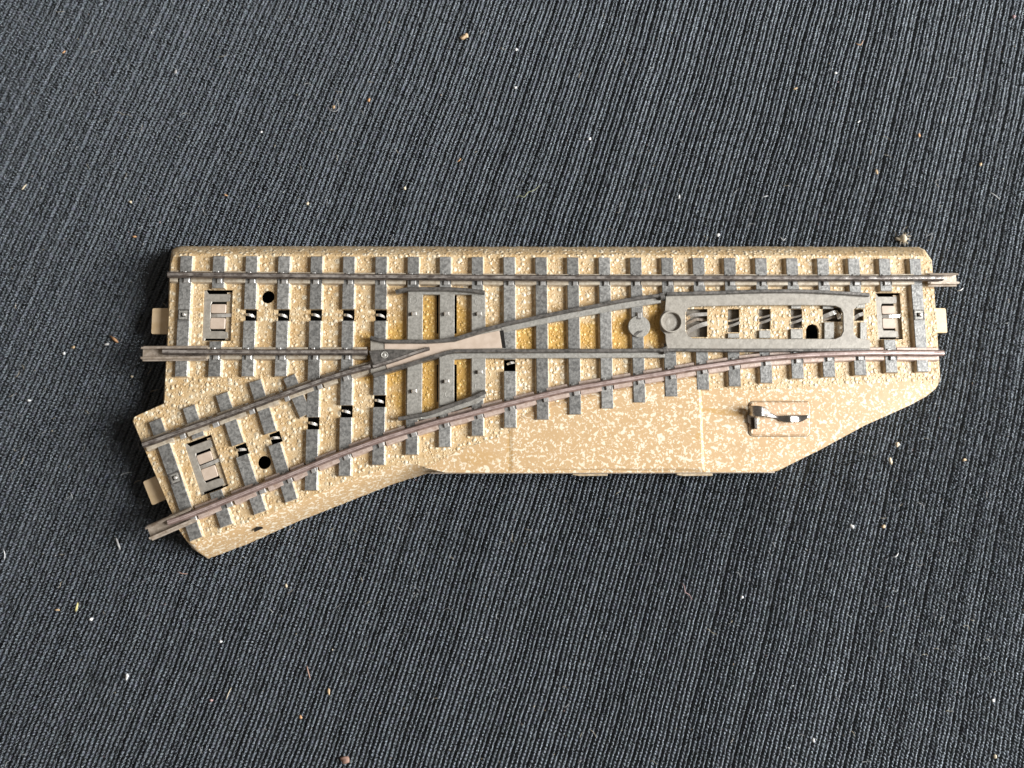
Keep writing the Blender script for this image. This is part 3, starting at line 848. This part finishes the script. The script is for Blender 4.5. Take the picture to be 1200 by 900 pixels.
# ------------------------------------------------------------------ cloth: black ribbed knit
def cloth():
    PER = 2.12
    k0, k1 = K0, K1
    ST = .70
    us = np.concatenate([np.arange(-225, -186, PER / 6), np.arange(-186, 152, PER / 12), np.arange(152, 225, PER / 6)])
    ys = np.concatenate([np.arange(-165, -108, ST / 2), np.arange(-108, 122, ST / 4.6), np.arange(122, 176, ST / 2)])
    U, Y = np.meshgrid(us, ys)
    # slow wander of the wales
    wob = np.zeros_like(U)
    for a, fx, fy, ph in ((.30, .031, .047, .3), (.22, .083, .061, 1.9), (.10, .17, .13, 4.0), (.05, .39, .31, 2.2), (.03, .81, .55, 5.1)):
        wob += a * np.sin(fx * U * 1.7 + fy * Y + ph) * np.sin(fy * U * .9 - fx * Y * 1.3 + 2 * ph)
    X = U + (k0 + k1 * U) * Y + wob
    t = (U / PER) % 1.0
    left = t < .5
    off = np.where(left, t - .275, .725 - t)          # + towards the middle of the wale
    ci = np.floor(2 * U / PER).astype(int)
    ci -= ci.min()
    phase = rng.uniform(0, 1, ci.max() + 1)[ci]
    sv = Y / ST + phase + 1.5 * off + .22 * np.sin(Y * .9 + phase * 9)
    si = np.floor(sv).astype(int); si -= si.min()
    srnd = rng.uniform(.45, 1.2, (ci.max() + 1, si.max() + 2))[ci, si]
    bead = np.sin(np.pi * (sv - np.floor(sv))) ** .7
    d = np.abs(off) / .232
    prof = np.sqrt(np.clip(1 - d ** 2, 0, 1))
    rib = np.floor(U / PER).astype(int)
    rr = rng.uniform(.80, 1.1, rib.max() - rib.min() + 2)[rib - rib.min()]
    lowf = .35 * np.sin(U * .02 + 1) * np.sin(Y * .017 + .4) + .25 * np.sin(U * .055 + Y * .03)
    Z = prof * rr * (.30 + .70 * bead) * (.6 + .4 * srnd) * 1.25 + rng.normal(0, .05, U.shape) * prof - 1.45 + .2 * lowf
    Z = np.minimum(Z, .02)
    ny, nx = U.shape
    V = np.stack([X, Y, Z], -1).reshape(-1, 3) * S
    idx = np.arange(ny * nx).reshape(ny, nx)
    q = np.stack([idx[:-1, :-1], idx[:-1, 1:], idx[1:, 1:], idx[1:, :-1]], -1).reshape(-1, 4)
    me = bpy.data.meshes.new('cloth')
    me.vertices.add(len(V)); me.vertices.foreach_set('co', V.ravel())
    me.loops.add(q.size); me.loops.foreach_set('vertex_index', q.ravel().astype(np.int32))
    me.polygons.add(len(q)); me.polygons.foreach_set('loop_start', np.arange(0, q.size, 4, dtype=np.int32))
    me.update(calc_edges=True)
    uv = me.uv_layers.new(name='wale')
    UVv = np.stack([U / PER, sv], -1).reshape(-1, 2)
    uv.data.foreach_set('uv', UVv[q.ravel()].ravel().astype(np.float32))
    me.polygons.foreach_set('use_smooth', np.ones(len(q), bool))
    me.validate()
    nt = NT('ribbed_knit')
    uvn = nt.n('ShaderNodeUVMap', uv_map='wale').outputs[0]
    ux, uy, _ = sep(nt, uvn)
    colid = nt.math('FLOOR', nt.math('MULTIPLY', ux, 2.0))
    sid = nt.n('ShaderNodeCombineXYZ', {0: colid, 1: nt.math('FLOOR', uy)}).outputs[0]
    srand = nt.n('ShaderNodeTexWhiteNoise', {'Vector': sid}, noise_dimensions='2D').outputs['Value']
    h = nt.noise(5.5, 3, .7)
    # heathered yarn: some stitches are paler than others, pale fuzz also paints in yarn sparkle
    pale = nt.math('POWER', srand, 2.0)
    col = nt.mix(pale, CL_A, CL_B)
    fz = nt.step(nt.noise(2.9, 3, .72), .555, .66)
    patch = nt.step(nt.noise(.045, 3), .35, .65, .45, 1.0)
    col = nt.mix(nt.math('MULTIPLY', nt.math('MULTIPLY', fz, patch), .62), col, CL_C)
    hue = nt.noise(.9, 2, color=True)
    col = nt.mix(.5, col, nt.mix(1.0, nt.mix(1.0, col, hue, 'MULTIPLY'), (2.0, 2.0, 2.0), 'MULTIPLY'))
    lint = nt.step(nt.noise(2.6, 1, .5), .78, .82)
    col = nt.mix(nt.math('MULTIPLY', lint, .5), col, (.34, .30, .26))
    nt.b.inputs['IOR'].default_value = 1.95
    nt.b.inputs['Specular Tint'].default_value = (.84, .925, 1.0, 1)
    nt.out(col, nt.math('MULTIPLY_ADD', srand, .20, .19), 0, height=h, dist=.22, strength=.8, spec=.5)
    o = link('cloth', me, nt.m, None)
    o['kind'] = 'structure'
    return o
K0, K1 = .328, -.0003
CL_A, CL_B, CL_C = (.0035, .0036, .0041), (.020, .0216, .0268), (.085, .093, .116)
cloth()

# ------------------------------------------------------------------ lint and crumbs lying on the cloth
def m_flat(name, c, rough=.7):
    nt = NT(name)
    col = nt.mix(nt.noise(1.4, 3), tuple(x * .72 for x in c), tuple(min(.9, x * 1.1) for x in c))
    return nt.out(col, rough, 0, height=nt.noise(3.5, 3), dist=.12, strength=.8)
DM = {'white': m_flat('lint_white', (.58, .57, .55)), 'cream': m_flat('crumb_cream', (.50, .42, .30)), 'tan': m_flat('crumb_tan', (.44, .31, .18)),
      'orange': m_flat('crumb_orange', (.46, .25, .12)), 'brown': m_flat('crumb_brown', (.27, .16, .12)), 'pink': m_flat('fibre_pink', (.36, .23, .22)),
      'yellow': m_flat('sliver_yellow', (.48, .42, .18)), 'green': m_flat('thread_olive', (.27, .27, .15)), 'grey': m_flat('lint_grey', (.30, .29, .28))}

def finish(name, bm, mat, label, cat, group, c, smooth=True):
    bmesh.ops.recalc_face_normals(bm, faces=bm.faces)
    bmesh.ops.scale(bm, vec=(S, S, S), verts=bm.verts)
    me = bpy.data.meshes.new(name)
    bm.to_mesh(me); bm.free()
    me.polygons.foreach_set('use_smooth', [smooth] * len(me.polygons))
    me.materials.append(DM[mat])
    o = bpy.data.objects.new(name, me)
    COL.objects.link(o)
    o.location = (c[0] * S, c[1] * S, 0)
    if label: o['label'] = label
    if cat: o['category'] = cat
    if group: o['group'] = group
    return o

def lump_bm(bm, c, L, W, ang, seed, h=None, rough=.42):
    h = h or min(L, W) * .8
    m = bmesh.ops.create_icosphere(bm, subdivisions=2, radius=.5)
    ca, sa = math.cos(ang), math.sin(ang)
    for v in m['verts']:
        k = 1 + rough * 2 * mnoise.noise(v.co * 2.6 + Vector((seed * 3.1, seed * 1.7, seed)))
        p = v.co * k
        x, y = p.x * L, p.y * W
        v.co = Vector((c[0] + x * ca - y * sa, c[1] + x * sa + y * ca, p.z * h + h * .30 - .22))

def fibre_bm(bm, pts, r):
    path = smooth_path(pts, .5)
    n = len(path)
    rows = []
    for i in range(n):
        p = Vector(path[i]); t = (Vector(path[min(n - 1, i + 1)]) - Vector(path[max(0, i - 1)])).normalized()
        a = t.cross(Vector((0, 0, 1)))
        a = a.normalized() if a.length > 1e-5 else Vector((1, 0, 0))
        b = t.cross(a)
        rr = r * (1 - .6 * abs(2 * i / (n - 1) - 1) ** 3)
        rows.append([tuple(p + a * rr * math.cos(q * math.pi / 3) + b * rr * math.sin(q * math.pi / 3)) for q in range(6)])
    rr_ = loft(bm, rows)
    bm.faces.new(rr_[0]); bm.faces.new(rr_[-1])

G1, G2 = 'crumbs and specks on the cloth', 'fibres on the cloth'
CRUMBS = [  # px, py, length px, width px, angle deg, colour, name, label
    (27, 219, 9, 2.4, 52, 'cream', 'splinter', 'pale straw splinter tilted steeply on the cloth far left of the track top corner'),
    (74, 60, 6, 2.2, 42, 'orange', 'splinter', 'small tan sliver on the cloth in the upper left corner of the photo'),
    (205, 84, 6.5, 4, 60, 'grey', 'crumb', 'greyish crumb on the cloth well above the left end of the track'),
    (391, 125, 5.5, 4, 100, 'tan', 'crumb', 'tan husk ringed by a pale curl on the cloth above the track'),
    (306, 154, 4, 3.4, 30, 'white', 'speck', 'bright bluish white speck on the cloth between the two husks above the left track half'),
    (157, 277, 7, 2.8, 5, 'orange', 'crumb', 'reddish orange flake on the cloth just outside the upper left track corner'),
    (264, 228, 5.5, 2.2, -35, 'orange', 'splinter', 'short orange sliver on the cloth above the round hole near the track left end'),
    (360, 238, 4, 5.4, 15, 'cream', 'crumb', 'cream seed crumb on the cloth just above the fourth sleeper'),
    (152, 236, 4.6, 3, -20, 'cream', 'crumb', 'beige crumb on the cloth up and left of the upper left track corner'),
    (543, 43, 11, 6.2, 22, 'tan', 'crumb', 'largest tan crumb with a white tip near the top edge of the cloth'),
    (605, 57, 4, 4, 0, 'white', 'speck', 'round white speck right of the largest tan crumb at the top'),
    (604, 102, 3.8, 4.2, 80, 'white', 'speck', 'cream white speck straight below the other white speck at top centre'),
    (691, 162, 4.8, 4.2, 20, 'white', 'speck', 'whitish speck on the cloth above the middle of the track, right of the olive thread'),
    (474, 220, 4.6, 4.2, 60, 'cream', 'crumb', 'cream crumb on the cloth above the upper check rail, left of the olive thread'),
    (432, 117, 5, 4, 60, 'orange', 'crumb', 'rusty orange crumb on the cloth right of the ringed tan husk'),
    (796, 230, 2.6, 7, 0, 'white', 'splinter', 'upright white sliver on the cloth above the pivot end of the points'),
    (933, 103, 7, 2.6, 20, 'tan', 'splinter', 'bent tan bit on the cloth above the right half of the track'),
    (980, 85, 4, 3.6, 0, 'white', 'speck', 'white speck on the cloth up and right of the bent tan bit'),
    (1078, 158, 3.4, 6, 15, 'orange', 'crumb', 'orange crumb on the cloth high above the right end of the track'),
    (1150, 192, 3.2, 6.6, -20, 'tan', 'crumb', 'tan husk on the cloth near the right edge above the track'),
    (1028, 201, 4, 6.2, 8, 'tan', 'crumb', 'light brown crumb on the cloth between the fluff ball and the upper orange crumb'),
    (1007, 142, 5.5, 2, 35, 'white', 'splinter', 'tiny white sliver on the cloth left of the orange crumb at upper right'),
    (842, 275, 4.4, 5, 30, 'white', 'speck', 'white speck just above the upper track edge, under the white sliver'),
    (1189, 19, 5.4, 5, 0, 'pink', 'crumb', 'pinkish pellet in the upper right corner of the cloth'),
    (133, 397, 12, 3.4, -38, 'orange', 'splinter', 'long orange wood splinter in the shadow left of the track end'),
    (125, 403, 6, 3.6, 15, 'white', 'crumb', 'white seed lying against the long orange splinter left of the track'),
    (85, 407, 4.4, 4, 0, 'tan', 'speck', 'tan dot on the cloth left of the orange splinter and white seed'),
    (74, 414, 4.4, 3.8, 30, 'white', 'speck', 'white speck just below the tan dot left of the track'),
    (33, 469, 4.4, 2.8, 0, 'white', 'speck', 'white speck near the left edge level with the branch ballast corner'),
    (154, 441, 4, 3.4, 0, 'cream', 'speck', 'cream dot in the dark shadow below the left rail joiner'),
    (137, 636, 16, 3.2, -68, 'grey', 'splinter', 'long greyish splinter left of the branch rail joiner'),
    (89, 712, 11, 3, 78, 'yellow', 'splinter', 'yellow straw sliver on the cloth at lower left'),
    (66, 715, 7, 2.4, 2, 'tan', 'splinter', 'flat tan sliver left of the yellow straw'),
    (106, 726, 4.6, 4.4, 0, 'white', 'speck', 'round pale pellet right of the yellow straw at lower left'),
    (148, 793, 7.5, 4.6, 95, 'white', 'crumb', 'bright white oval grain on the cloth at lower left'),
    (258, 752, 4.4, 4, 0, 'white', 'speck', 'white speck on the cloth below the branch end of the track'),
    (385, 811, 3, 7.5, 10, 'tan', 'splinter', 'upright tan sliver on the lower cloth, right of the thin brown fibre'),
    (247, 821, 4.6, 3.8, 0, 'pink', 'speck', 'pinkish speck on the lower cloth straight below a white speck'),
    (335, 687, 3.6, 5.6, 20, 'cream', 'crumb', 'cream sliver on the cloth below the branch embankment'),
    (352, 841, 3.4, 5.4, 10, 'orange', 'crumb', 'orange crumb on the cloth near the bottom, left of the brown clump'),
    (405, 891, 13, 8, 10, 'brown', 'crumb', 'brown clump of debris cut by the bottom edge of the photo'),
    (1052, 521, 5, 6.4, -10, 'cream', 'crumb', 'upper cream seed of two beside the slanted right edge of the motor cover'),
    (1044, 540, 4.4, 10, 8, 'cream', 'crumb', 'long cream husk below the cream seed at the slanted track edge'),
    (1131, 539, 6, 3.4, 15, 'tan', 'crumb', 'tan flake on the cloth right of the two cream seeds'),
    (999, 617, 5, 5.6, 20, 'white', 'speck', 'white speck on the cloth below the slanted right edge of the motor cover'),
    (1036, 617, 5, 4.6, 20, 'tan', 'crumb', 'tan crumb just right of the white speck below the slanted edge'),
    (1165, 821, 5.2, 4, 10, 'white', 'speck', 'white speck on the pale cloth near the lower right corner, upper one'),
    (1167, 887, 5.2, 4, 70, 'cream', 'speck', 'cream speck in the lower right corner of the cloth'),
    (954, 868, 3.6, 5, 10, 'white', 'speck', 'white speck near the bottom edge at lower right'),
    (870, 700, 4, 4, 0, 'white', 'speck', 'white speck right of the pink fibre below the track'),
]
for k, (px, py, L, W, ang, mat, nm, lab) in enumerate(CRUMBS):
    bm = bmesh.new()
    lump_bm(bm, (0, 0), L / 5.7, W / 5.9, math.radians(ang), k + .37, h=min(L, W) / 5.9 * .7)
    c = P(px, py, .2)
    if (px, py) == (543, 43):
        lump_bm(bm, (.75, .45), 1.0, 1.0, 0, 55.5, h=.9)
    finish(nm, bm, mat, lab, nm, G1, c)
# ball of fluff by the upper right corner of the track
bm = bmesh.new()
lump_bm(bm, (0, 0), 2.3, 1.8, .3, 3.3, h=1.7, rough=.4)
for q in range(26):
    a = random.uniform(0, 6.28); r0 = random.uniform(.2, .8)
    pts = [(r0 * math.cos(a), r0 * math.sin(a), .5)]
    for s_ in range(3):
        a += random.uniform(-.8, .8)
        p = pts[-1]
        pts.append((p[0] + .5 * math.cos(a), p[1] + .4 * math.sin(a), max(.05, p[2] + random.uniform(-.25, .3))))
    fibre_bm(bm, pts, .05)
finish('fluff_ball', bm, 'cream', 'beige ball of fluff against the upper right corner of the track', 'fluff', None, P(1058, 280, .4))

FIBRES = [
    ([(605, 232.5), (609, 229), (614, 231), (619, 225), (626, 223), (633, 217)], 'green', .075, 'thin olive green thread on the cloth above the middle of the track'),
    ([(535, 190), (538, 188.5), (540, 186), (537.5, 184.5)], 'orange', .12, 'curled orange fibre above the upper check rail, near the olive thread'),
    ([(384, 124), (387, 129), (393, 130.5), (397, 126), (395, 118), (390, 115)], 'grey', .07, 'pale curl of hair looped round the tan husk'),
    ([(208, 669.5), (213, 672), (220, 672.5)], 'brown', .11, 'thin brown fibre on the cloth below the branch joiner'),
    ([(359.5, 780), (361.5, 788), (363.5, 796)], 'brown', .14, 'thin straight brown fibre on the lower cloth'),
    ([(799, 683), (802, 687), (803, 694), (808, 697), (811, 703)], 'pink', .09, 'pink fibre with a pale end on the cloth below the track'),
    ([(1046, 653), (1050, 652), (1053, 648)], 'white', .16, 'short white fibre on the cloth below the slanted track edge'),
    ([(1122, 341), (1126, 340), (1129, 337.5)], 'white', .18, 'white fibre just below the right rail joiner'),
    ([(914, 277), (918, 282), (921, 279)], 'white', .09, 'hooked white fibre at the upper edge of the track, right of centre'),
    ([(265, 820), (268, 812), (271, 806)], 'cream', .10, 'cream hair on the lower cloth right of a pinkish speck'),
    ([(893, 231), (900, 229.5)], 'white', .09, 'short white hair on the cloth left of the light brown crumb above the track'),
    ([(1160, 225), (1166, 229), (1172, 234)], 'white', .08, 'fine white hair near the right edge above the track'),
    ([(1002, 50), (1008, 53), (1012, 47)], 'orange', .09, 'curled tan fibre near the top of the cloth, right of centre'),
    ([(4, 644), (6, 650), (5, 656)], 'white', .11, 'whitish hair at the left edge of the cloth beside the branch end'),
]
for pts, mat, r, lab in FIBRES:
    c = P(*pts[0], .15)
    bm = bmesh.new()
    fibre_bm(bm, [(P(x, y, .15)[0] - c[0], P(x, y, .15)[1] - c[1], .12 + .12 * math.sin(i * 1.7)) for i, (x, y) in enumerate(pts)], r)
    finish('fibre', bm, mat, lab, 'fibre', G2, c)

# the countless smaller specks of dust
bm = bmesh.new()
mats_ = ['white', 'cream', 'grey', 'tan', 'pink']
def fast_speck(c, r, ang, mi, st):
    ca, sa = math.cos(ang), math.sin(ang)
    vs = []
    for (x, y, z) in ((st, 0, 0), (0, 1, 0), (-st, 0, 0), (0, -1, 0), (0, 0, .9), (0, 0, -.5)):
        x *= r * random.uniform(.7, 1.2); y *= r * random.uniform(.7, 1.2)
        vs.append(bm.verts.new((c[0] + x * ca - y * sa, c[1] + x * sa + y * ca, c[2] + z * r)))
    for t in ((0, 1, 4), (1, 2, 4), (2, 3, 4), (3, 0, 4), (1, 0, 5), (2, 1, 5), (3, 2, 5), (0, 3, 5)):
        bm.faces.new([vs[i] for i in t]).material_index = mi
for q in range(2200):
    x, y = random.uniform(-165, 150), random.uniform(-130, 140)
    r = random.choice((.06, .07, .08, .10, .13)) * random.uniform(.6, 1.1)
    fast_speck((x, y, random.uniform(-.45, -.2)), r, random.uniform(0, 3.1), random.choice((0, 0, 1, 2, 2, 2, 3, 4)), random.uniform(1, 2.4))
clumps = [(random.uniform(-150, 140), random.uniform(-120, 130)) for _ in range(40)]
for q in range(620):
    x, y = random.uniform(-160, 145), random.uniform(-125, 135)
    if q % 2:
        c_ = random.choice(clumps)
        x, y = random.gauss(c_[0], 7), random.gauss(c_[1], 7)
    a = random.uniform(0, 6.28)
    pts = [(x, y, -.15)]
    for s_ in range(random.choice((2, 3, 3, 4))):
        a += random.uniform(-1.0, 1.0)
        p = pts[-1]; l = random.uniform(.4, .8)
        pts.append((p[0] + l * math.cos(a), p[1] + l * math.sin(a), -.15 + random.uniform(-.1, .25)))
    n0 = len(bm.faces)
    fibre_bm(bm, pts, random.uniform(.018, .038))
    bm.faces.ensure_lookup_table()
    mi = random.choice((0, 2, 2, 2, 1))
    for f in bm.faces[n0:]: f.material_index = mi
bmesh.ops.scale(bm, vec=(S, S, S), verts=bm.verts)
me = bpy.data.meshes.new('dust'); bm.to_mesh(me); bm.free()
for k in mats_: me.materials.append(DM[k])
o = bpy.data.objects.new('dust', me); COL.objects.link(o)
o['kind'] = 'stuff'
o['label'] = 'fine pale dust and lint scattered all over the black ribbed cloth'
o['category'] = 'dust'

# ------------------------------------------------------------------ light: a window off to the right, dim warm room
w = bpy.data.worlds.new('World')
scene.world = w
w.use_nodes = True
bg = w.node_tree.nodes['Background']
bg.inputs[0].default_value = (1.0, .90, .80, 1)
bg.inputs[1].default_value = .24
ld = bpy.data.lights.new('window_light', 'AREA')
ld.shape = 'RECTANGLE'
ld.size, ld.size_y = .42, .54
ld.energy = 31.5
ld.color = (.96, .98, 1.0)
lo = bpy.data.objects.new('window_light', ld)
COL.objects.link(lo)
lo.location = (.79, -.05, .52)
lo.rotation_euler = (Vector((-.01, 0, 0)) - Vector(lo.location)).to_track_quat('-Z', 'Y').to_euler()

vs = scene.view_settings
vs.view_transform = 'Standard'
vs.look = 'None'
vs.exposure = 0
vs.gamma = 1
vs.use_curve_mapping = False
